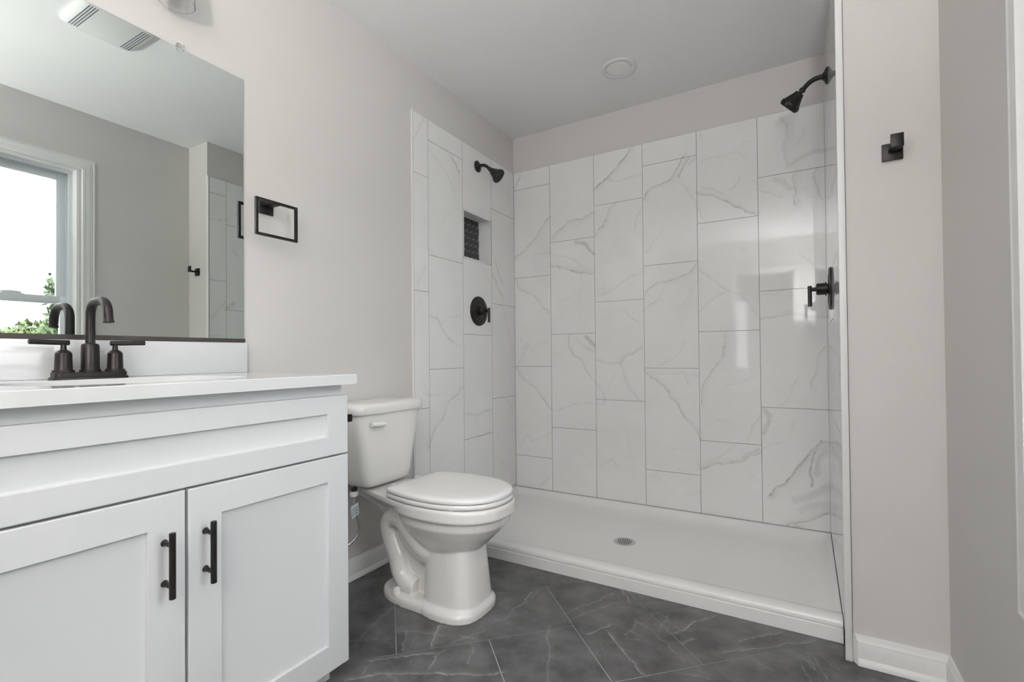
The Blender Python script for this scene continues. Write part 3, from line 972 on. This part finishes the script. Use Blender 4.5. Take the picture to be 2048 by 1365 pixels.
V3 = lambda pts, z: [Vector((p[0], p[1], z)) for p in pts]
inset = lambda pts, d: [(min(max(p[0], CX0 + d), CX1 - d), min(max(p[1], CY0 + d), CY1 - d)) for p in pts]
cm = MB()
cm.ring_loft([V3(sink, CZ0), V3(outer, CZ0), V3(outer, CZ1 - .0015), V3(inset(outer, .0015), CZ1), V3(sup(.305, VC, .1665, .2265, 3.2, k), CZ1), V3(sink, CZ1 - .0015), V3(sink, CZ0)], False, False)
cm.build('slab', M['quartz'], ct, smooth=25)
MB().box(.0006, .0200, -2.79, -1.890, .9122, 1.0150, .0012).build('backsplash', M['quartz'], ct)
sk = MB()
rg = []
for (f, z) in ((1.03, .8833), (1.0, .8830), (.985, .86), (.95, .80), (.86, .755), (.6, .742), (.12, .738)):
    rg.append(V3(sup(.305, VC, .165 * f, .225 * f, 3.2, k), z))
for (f, z) in ((.12, .732), (.62, .734), (.90, .748), (1.0, .80), (1.03, .86), (1.05, .8830)):
    rg.append(V3(sup(.305, VC, .165 * f, .225 * f, 3.2, k), z))
sk.ring_loft(rg + [rg[0]], False, False)
sk.build('sink_basin', M['porcelain'], ct, label='white undermount sink basin')

# faucet
FX, FY, FZ = .078, -2.344, .9122
fa = thing('faucet', 'dark bronze two-handle faucet with curved spout on the vanity counter', 'faucet', (FX, FY, FZ))
bp = MB()
o1 = lambda gx, gy: sup(FX, FY, gx, gy, 6, 48)
bp.ring_loft([V3(o1(.0285, .0785), FZ), V3(o1(.0285, .0785), FZ + .004), V3(o1(.0275, .0775), FZ + .0055), V3(o1(.0252, .0752), FZ + .0062), V3(o1(.0252, .0752), FZ + .0165), V3(o1(.0240, .0740), FZ + .018)])
bp.build('base_plate', M['bronze'], fa)
sp = MB()
sp.lathe([(.0178, .0222), (.0235, .0222), (.0240, .0198), (.026, .0196), (.085, .0190), (.090, .0172), (.0915, .0130), (.0925, .0105)], (FX, FY, FZ), (0, 0, 1), 36)
sz = FZ + .09
path = [(FX, FY, sz)]
path += [(FX, FY, FZ + .155)]
R_ = .036
for i in range(1, 9):
    a = PI / 2 * i / 8
    path.append((FX + R_ * (1 - math.cos(a)), FY, FZ + .163 + R_ * math.sin(a)))
path.append((FX + R_ + .030, FY, FZ + .163 + R_ + .001))
x2, z2 = FX + R_ + .035, FZ + .163 + R_
for i in range(1, 9):
    a = math.radians(80) * i / 8
    path.append((x2 + R_ * math.sin(a), FY, z2 - R_ * (1 - math.cos(a))))
lx, lz = path[-1][0], path[-1][2]
path.append((lx + .004, FY, lz - .024))
sp.tube(path, .0105, 20)
sp.lathe([(0, .0105), (.002, .0118), (.006, .0118), (.0062, .007)], (lx + .0036, FY, lz - .0205), (.16, 0, -1), 20)
sp.build('spout', M['bronze'], fa)
for sg in (-1, 1):
    hy = FY + sg * .0535
    hb = MB().lathe([(.0178, .0220), (.0235, .0220), (.0240, .0184), (.026, .0180), (.066, .0166), (.072, .012), (.075, .0066), (.084, .0058), (.090, .0058)], (FX, hy, FZ), (0, 0, 1), 32)
    hb = hb.build('handle_base', M['bronze'], fa)
    MB().lathe([(0, .0056), (.001, .0068), (.077, .0064), (.078, .005)], (FX, hy - sg * .011, FZ + .0930), (0.10, sg, .02), 20).build('lever', M['bronze'], hb)

# mirror
mi_ = thing('wall_mirror', 'large frameless wall mirror above the vanity in a dark bottom channel', 'mirror', (.006, VC, 1.018))
MY0, MY1, MZ0, MZ1 = -2.790, -1.8935, 1.020, 1.9445
g_ = MB()
xb = lambda y: .0072 + .0005
g_.box(.0022, .0078, MY0, MY1, MZ0, MZ1, .0006, 1)
mo = g_.build('glass', [M['mirror'], M['mirror_edge']], mi_, smooth=0)
for p in mo.data.polygons:
    if p.normal.x < .9:
        p.material_index = 1
# the sheet leans a fraction of a degree about its vertical axis, as its reflection in the photo shows
pv = Vector((0, .45, 0))
mo.rotation_euler = (0, 0, .0135 - .0)
mo.location = (.0045, 0, 0)
MB().box(.0008, .0150, MY0, MY1, 1.0158, 1.0290, .0008, 1).build('bottom_channel', M['channel'], mi_)
for yy in (-2.097, -2.573):
    MB().box(.0008, .0150, yy - .010, yy + .010, MZ1 + .0008, MZ1 + .012, .002).box(.0105, .0150, yy - .010, yy + .010, MZ1 - .010, MZ1 + .002, .002).build('mirror_clip', M['clear_plastic'], mi_)

# vanity light: bronze bar with clear glass shades (off)
vl = thing('vanity_light', 'wall light with clear glass shades above the mirror', 'wall light', (0, -2.343, 2.21))
MB().box(.0006, .020, -2.60, -2.086, 2.185, 2.235, .003).build('back_plate', M['bronze'], vl)
SX = .080
for yy in (-2.139, -2.343, -2.547):
    a = MB().tube([(.02, yy, 2.210), (.045, yy, 2.215), (.068, yy, 2.212), (SX, yy, 2.196), (SX, yy, 2.18)], .008, 12, 4)
    a.lathe([(0, .020), (.03, .022), (.034, .018)], (SX, yy, 2.185), (0, 0, -1), 24)
    arm = a.build('arm', M['bronze'], vl)
    MB().lathe([(0, .024), (.006, .036), (.03, .0420), (.13, .0475), (.1305, .0475), (.1305, .0465), (.03, .0410), (.008, .035), (.002, .024)], (SX, yy, 2.1655), (0, 0, -1), 40, False, False).build('glass_shade', M['clear'], arm)
    MB().lathe([(0, .010), (.012, .012), (.03, .022), (.05, .027), (.068, .024), (.080, .012), (.082, .0)], (SX, yy, 2.150), (0, 0, -1), 24).build('bulb', M['bulb'], arm)

# ================================================================ WALL ACCESSORIES
tr_ = thing('towel_ring', 'square dark bronze towel ring on the wall beside the mirror', 'towel ring', (0, -1.80, 1.52))
tm = MB().box(.0006, .008, -1.836, -1.782, 1.488, 1.535, .0012).box(.0078, .058, -1.826, -1.790, 1.5150, 1.5262, .001)
tm.build('mount', M['bronze'], tr_)
rg_ = MB()
ta, tb_, tz0, tz1, tw = -1.8835, -1.7205, 1.394, 1.5265, .0092
rg_.box(.053, .0635, ta, ta + tw, tz0, tz1, .0008).box(.053, .0635, tb_ - tw, tb_, tz0, tz1, .0008)
rg_.box(.053, .0635, ta + tw, tb_ - tw, tz0, tz0 + tw, .0008).box(.053, .0635, ta + tw, tb_ - tw, tz1 - tw, tz1, .0008)
rg_.build('ring', M['bronze'], tr_)

hk = thing('robe_hook', 'square dark bronze robe hook on the short wall right of the shower', 'hook', (1.93, YS, 1.57))
MB().box(1.9050, 1.9560, YS - .0085, YS - .0006, 1.5420, 1.5930, .0012).build('plate', M['bronze'], hk)
hp = MB().box(1.9195, 1.9505, YS - .050, YS - .008, 1.5640, 1.5730, .001).box(1.9195, 1.9505, YS - .0575, YS - .0495, 1.5640, 1.6030, .001)
hp.build('prong', M['bronze'], hk)

tp = thing('toilet_paper_holder', 'dark bronze toilet paper holder peeking past the vanity edge by the toilet tank', 'toilet paper holder', (.48, VY1, .77))
MB().box(.470, .510, VY1 + .0006, VY1 + .008, .760, .800, .001).box(.480, .500, VY1 + .0078, VY1 + .030, .770, .790, .001).build('mount', M['bronze'], tp)
MB().box(.350, .512, VY1 + .0302, VY1 + .0445, .7665, .7885, .001).build('arm', M['bronze'], tp)

# ================================================================ TOILET
TY = -1.370
to = thing('toilet', 'white two-piece toilet with closed lid between the vanity and the shower', 'toilet', (.4, TY, 0))
# -- bowl: several ceramic volumes fused into one skin
bw_ = MB()
def ring(cx, a, a2, b_, z, n=2.3, k=48, dy=0):
    return [Vector((p[0], p[1], z)) for p in sup(cx, TY + dy, a, b_, n, k, a2)]
# rim and bowl (cx, front, back, half width, z)
bw_.ring_loft([ring(.50, .120, .085, .085, .215, 2.4), ring(.50, .135, .11, .100, .235), ring(.505, .165, .15, .123, .265), ring(.51, .202, .190, .152, .305), ring(.515, .228, .215, .171, .340), ring(.52, .231, .226, .174, .364), ring(.52, .2345, .232, .177, .3725),
               ring(.52, .243, .246, .186, .377), ring(.52, .2445, .250, .188, .380), ring(.52, .2445, .250, .188, .412), ring(.52, .240, .248, .185, .419), ring(.52, .23, .24, .18, .421)])
# deck under the tank: narrow at the wall, widening towards the rim
def deck(z, w0, w1, xb, xf, dx=0.):
    up_ = []
    for i in range(13):
        t = i / 12
        up_.append((xb + dx + (xf - xb - dx) * t, w0 + (w1 - w0) * (t * t * (3 - 2 * t))))
    pts = [(x, TY - w) for x, w in up_] + [(x, TY + w) for x, w in reversed(up_)]
    return [Vector((p[0], p[1], z)) for p in pts]
bw_.ring_loft([deck(.30, .045, .06, .20, .46), deck(.345, .055, .10, .15, .46), deck(.375, .072, .150, .08, .46), deck(.396, .082, .172, .045, .46), deck(.400, .088, .178, .040, .46), deck(.416, .088, .178, .040, .46), deck(.420, .084, .172, .044, .46)])
# front column
bw_.ring_loft([ring(.530, .138, .120, .134, .0, 3.0), ring(.530, .138, .120, .134, .022, 3.0), ring(.530, .134, .117, .129, .031, 3.0), ring(.530, .126, .108, .110, .044, 3.2), ring(.527, .112, .104, .099, .20, 3.2), ring(.527, .110, .104, .096, .25, 3.0)])
# foot behind the column
bw_.ring_loft([ring(.41, .20, .215, .124, .0, 2.8), ring(.41, .20, .215, .124, .022, 2.8), ring(.41, .195, .211, .119, .033, 2.8), ring(.41, .185, .20, .106, .038, 2.8)])
# inner web between column and trapway
bw_.ring_loft([ring(.36, .16, .10, .050, .02), ring(.36, .16, .11, .050, .20), ring(.34, .16, .10, .055, .34)])
# trapway
for dy in (-.062, .062):
    bw_.tube([(.50, TY + dy * .8, .205), (.43, TY + dy, .222), (.375, TY + dy, .262), (.325, TY + dy, .310), (.275, TY + dy, .318), (.243, TY + dy, .285), (.258, TY + dy, .225), (.285, TY + dy, .165), (.300, TY + dy, .105), (.335, TY + dy, .070), (.385, TY + dy, .060)],
             [.038, .042, .044, .044, .043, .040, .040, .039, .038, .040, .036], 20, 6)
    bw_.tube([(.50, TY + dy * .7, .190), (.42, TY + dy * .85, .190), (.36, TY + dy * .85, .225), (.31, TY + dy * .85, .28)], [.03, .032, .034, .034], 16, 5)
bo = bw_.build('bowl', M['porcelain'], to, smooth=0)
rm = bo.modifiers.new('fuse', 'REMESH'); rm.mode = 'VOXEL'; rm.voxel_size = .0036; rm.use_smooth_shade = True
sm = bo.modifiers.new('soften', 'SMOOTH'); sm.factor = .5; sm.iterations = 3
for dy in (-.106, .106):
    MB().lathe([(0, .0165), (.014, .0158), (.022, .0125), (.026, .006), (.0265, .0)], (.318, TY + dy, .0365), (0, 0, 1), 24).build('bolt_cap', M['seat'], to)
# -- seat ring and lid
def seat_outline(cx, a, a2, b_, k=64):
    pts = []
    for p in sup(cx, TY, a, b_, 2.15, k, a2):
        pts.append(p)
    return pts
def d_outline(xb, xc, xf, b_, bb, k=40):
    """elongated D: straight back edge at xb, widest at xc, tip at xf"""
    pts = []
    for i in range(k + 1):
        t = -PI / 2 + PI * i / k
        pts.append((xc + (xf - xc) * max(0, math.cos(t)) ** (2 / 2.25), TY + b_ * math.copysign(abs(math.sin(t)) ** (2 / 2.25), math.sin(t))))
    for i in range(1, 9):
        u = i / 9
        pts.append((xc + (xb + .02 - xc) * u, TY + b_ + (bb - b_) * u ** 1.8))
    for i in range(0, 5):
        a = PI / 2 * i / 4
        pts.append((xb + .02 - .02 * math.sin(a), TY + bb - .02 + .02 * math.cos(a)))
    for i in range(0, 5):
        a = PI / 2 * i / 4
        pts.append((xb + .02 - .02 * math.cos(a), TY - bb + .02 - .02 * math.sin(a)))
    for i in range(8, 0, -1):
        u = i / 9
        pts.append((xc + (xb + .02 - xc) * u, TY - b_ - (bb - b_) * u ** 1.8))
    return pts
scale_ = lambda pts, f: [(.53 + (p[0] - .53) * f, TY + (p[1] - TY) * f) for p in pts]
so_ = d_outline(.310, .500, .758, .186, .160)
st_ = MB()
st_.ring_loft([V3(scale_(so_, .90), .4245), V3(scale_(so_, .985), .4245), V3(scale_(so_, 1.0), .428), V3(scale_(so_, 1.0), .436), V3(scale_(so_, .985), .4405), V3(scale_(so_, .90), .4415)])
for sx, sy in ((.62, -.155), (.62, .155), (.40, -.15), (.40, .15)):
    st_.box(sx - .012, sx + .012, TY + sy - .006, TY + sy + .006, .4185, .4255, .001)
st_.build('seat', M['seat'], to, smooth=50)
ld = MB()
ld.ring_loft([V3(scale_(so_, .90), .4435), V3(scale_(so_, .988), .4435), V3(scale_(so_, 1.0), .4465), V3(scale_(so_, 1.0), .4530), V3(scale_(so_, .992), .4580), V3(scale_(so_, .965), .4618), V3(scale_(so_, .86), .4640), V3(scale_(so_, .5), .4655)])
ld.build('seat_lid', M['seat'], to, smooth=50)
for sy in (-.07, .07):
    MB().box(.268, .306, TY + sy - .018, TY + sy + .018, .4205, .452, .005).build('seat_hinge', M['seat'], to)
# -- tank
tk = MB()
def tring(x0_, x1_, b_, z, r=5.5):
    return [Vector((p[0], p[1], z)) for p in sup((x0_ + x1_) / 2, TY, (x1_ - x0_) / 2, b_, r, 64)]
tk.ring_loft([tring(.040, .160, .095, .4255, 4), tring(.030, .178, .118, .428), tring(.022, .190, .132, .440), tring(.020, .194, .138, .470), tring(.016, .206, .172, .66), tring(.015, .210, .184, .728)])
tk.build('tank', M['porcelain'], to, smooth=50)
tl = MB()
tl.ring_loft([tring(.013, .212, .187, .7285), tring(.010, .218, .195, .7300), tring(.009, .2205, .199, .735), tring(.009, .2205, .199, .757), tring(.010, .219, .197, .764), tring(.014, .214, .192, .770), tring(.03, .196, .174, .7745), tring(.07, .15, .10, .776)])
tl.build('tank_lid', M['porcelain'], to, smooth=50)
lv = MB().lathe([(0, .012), (.008, .012), (.010, .009)], (.2085, TY - .118, .690), (1, 0, 0), 20)
lv.tube([(.2215, TY - .138, .691), (.222, TY - .115, .690), (.2225, TY - .085, .6885), (.222, TY - .068, .688)], [.0085, .0095, .0105, .008], 16, 4)
lv.build('flush_lever', M['seat'], to)

# water supply under the tank
ws = thing('water_supply_line', 'braided steel supply hose with paper tag under the left of the toilet tank', 'water hose', (.09, TY - .105, .42))
WX, WY_ = .095, TY - .118
MB().lathe([(0, .013), (.014, .013)], (WX, WY_, .4095), (0, 0, 1), 16).build('valve_stem', M['black_plastic'], ws, label='black threaded stem')
nt_ = MB().lathe([(0, .012), (.002, .0165), (.012, .0175), (.020, .0165), (.022, .013)], (WX, WY_, .386), (0, 0, 1), 12)
nt_.build('coupling_nut', M['seat'], ws, smooth=20, label='white plastic nut')
MB().tube([(WX, WY_, .388), (WX, WY_ - .001, .36), (WX + .002, WY_ - .002, .33), (WX + .004, WY_ + .010, .30), (WX + .004, WY_ + .022, .265), (WX, WY_ + .018, .225), (WX - .01, WY_ - .012, .195), (WX - .02, WY_ - .060, .182), (WX - .04, WY_ - .105, .200), (WX - .05, WY_ - .12, .215)], .0062, 12, 8).build('braided_hose', M['steel'], ws)
tg = MB()
tg.ring_loft([[Vector((WX + .0075, WY_ - .024, .350)), Vector((WX + .0075, WY_ + .012, .360)), Vector((WX + .0085, WY_ + .020, .312)), Vector((WX + .0085, WY_ - .018, .300))], [Vector((WX + .0085, WY_ - .024, .350)), Vector((WX + .0085, WY_ + .012, .360)), Vector((WX + .0095, WY_ + .020, .312)), Vector((WX + .0095, WY_ - .018, .300))]])
tg_ = tg.build('paper_tag', M['paper'], ws, smooth=0, label='pale blue paper tag')
ik = MB()
random.seed(4)
for i in range(4):
    for j in range(3):
        y0 = WY_ - .016 + i * .0075; z0 = .312 + j * .011 + i * .002
        ik.box(WX + .0098, WX + .0101, y0, y0 + random.uniform(.003, .0055), z0, z0 + .005)
ik.build('tag_print', M['ink'], tg_, smooth=0)
sv = MB().lathe([(0, .022), (.003, .022), (.006, .012), (.03, .009)], (.0006, WY_ - .12, .215), (1, 0, 0), 20)
sv.lathe([(0, .011), (.035, .011)], (.045, WY_ - .12, .196), (0, 0, 1), 16)
sv.build('stop_valve', M['chrome'], ws)

# ================================================================ CEILING FITTINGS
ef = thing('exhaust_fan', 'white ceiling exhaust fan grille seen in the mirror', 'exhaust fan', (.972, -1.908, H))
EX0, EX1, EY0, EY1 = .830, 1.114, -2.050, -1.766
em = MB()
rr = lambda d, n=7: sup((EX0 + EX1) / 2, (EY0 + EY1) / 2, (EX1 - EX0) / 2 - d, (EY1 - EY0) / 2 - d, n, 64)
em.ring_loft([V3(rr(0), H - .0006), V3(rr(0), H - .008), V3(rr(.012), H - .018), V3(rr(.03), H - .022)], True, True)
em.build('grille', M['trim'], ef)
for yb in (EY0 + .030, EY1 - .062):
    sl = MB()
    for i in range(4):
        sl.box(EX0 + .035, EX1 - .035, yb + i * .0095, yb + i * .0095 + .0035, H - .0228, H - .0218)
    sl.build('slot_row', M['ink'], ef, smooth=0)

# added unseen uplight: an opaque bowl standing in for a flash bounced off the ceiling
fl_ = thing('added_uplight', 'added dark bronze uplight, unseen behind the camera, filling the room off the ceiling', 'added fill light', (1.875, -3.90, .001))
MB().lathe([(0, .125), (.012, .125), (.02, .115), (.026, .02)], (1.875, -3.90, .001), (0, 0, 1), 40).build('base', M['bronze'], fl_)
MB().lathe([(.02, .011), (1.21, .011)], (1.875, -3.90, .001), (0, 0, 1), 20).build('pole', M['bronze'], fl_)
MB().lathe([(0, .02), (.02, .05), (.05, .095), (.09, .130), (.095, .130), (.095, .126), (.052, .09), (.024, .045), (.006, .018)], (1.875, -3.90, 1.205), (0, 0, 1), 40).build('fill_lamp_shade', M['bronze'], fl_)
ll = bpy.data.lights.new('bounce_fill_light', 'AREA')
ll.shape = 'DISK'; ll.size = .14; ll.spread = math.radians(165); ll.energy = BOUNCE_FILL; ll.color = (1, .99, .985)
lo = bpy.data.objects.new('bounce_fill_light', ll); COL.objects.link(lo)
lo.location = (1.875, -3.90, 1.285); lo.rotation_euler = (PI, 0, 0)
lo.parent = fl_; lo.location = Vector(lo.location) - Vector(fl_.location)

bl = thing('added_bedroom_lamp', 'round lamp added in the unseen bedroom as fill light through the doorway', 'ceiling light', (1.0, -6.2, H))  # added lamp, out of view: its fill light comes in through the doorway
MB().lathe([(.0006, .26), (.02, .26), (.025, .25)], (1.0, -6.2, H), (0, 0, -1), 48).build('fill_lamp_base', M['trim'], bl)
MB().lathe([(.0255, .245), (.05, .24), (.08, .19), (.095, .10), (.10, .0)], (1.0, -6.2, H), (0, 0, -1), 48).build('fill_lamp_shade', M['lamp'], bl)

# ================================================================ OUTSIDE
lw = MB().box(2.5, 120, -90, 90, -3.3, -3.0).build('ground', M['paving'], smooth=0)
struct(lw)

def tree(name, label, x, y, h, crown, leaf, n, size, seed, base=-3.0):
    """crown: list of (dx, dy, z, rx, ry, rz) ellipsoids"""
    rng = np.random.RandomState(seed)
    t = thing(name, label, 'tree', (x, y, base))
    tm_ = MB().tube([(x, y, base), (x + .1, y, base + h * .35), (x, y + .1, base + h * .8)], [.22, .16, .05], 12, 4)
    tm_.build('trunk', M['bark'], t)
    V, Fc = [], []
    tot = sum(c[3] * c[4] for c in crown)
    for c in crown:
        m = int(n * c[3] * c[4] / tot)
        d = rng.normal(size=(m, 3)); d /= np.linalg.norm(d, axis=1)[:, None]
        r = rng.uniform(.55, 1.06, m) ** .6
        P = np.array([x + c[0], y + c[1], c[2]]) + d * r[:, None] * np.array(c[3:6])
        a = rng.normal(size=(m, 3)); a /= np.linalg.norm(a, axis=1)[:, None]
        bvec = np.cross(a, d + .01); bvec /= np.linalg.norm(bvec, axis=1)[:, None]
        s_ = size * rng.uniform(.6, 1.3, m)[:, None]
        b0 = len(V) and sum(len(q) for q in V)
        Q = np.stack([P - a * s_, P + bvec * s_ * .45, P + a * s_, P - bvec * s_ * .45], 1).reshape(-1, 3)
        V.append(Q)
        Fc.append(np.arange(m * 4).reshape(-1, 4) + b0)
    V = np.concatenate(V) - np.array([x, y, base]); Fc = np.concatenate(Fc)
    o = mesh_from('foliage', V, Fc, np.zeros(len(V)), [leaf])
    o.parent = t
    return t
tree('leafy_tree', 'tall leafy green tree seen through the window at the edge of the glass', 14.0, 2.75, 5.6,
     [(0, 0, 1.6, 1.0, .95, 1.1), (.1, -.1, 2.6, .8, .80, .9), (.2, .3, 3.4, .9, .6, .7), (-.1, .2, .4, 1.3, 1.3, 1.0)], M['leaf'], 6500, .11, 1)
tree('bushy_tree', 'yellow-green bushy tree below the tall tree, seen through the window', 18.0, 3.0, 3.6,
     [(0, 0, .9, 1.2, 1.25, 1.25), (-.2, -.9, .5, 1.1, .9, 1.15), (0, .9, 1.1, 1.1, .9, 1.3)], M['leaf2'], 6500, .13, 2)
tree('distant_tree', 'distant low tree at the left edge of the mirrored window view', 30.0, 4.95, 4.4,
     [(0, 0, 1.1, 1.0, .9, 1.2), (0, -1.2, .7, 1.0, .9, 1.0)], M['leaf2'], 5000, .17, 3)
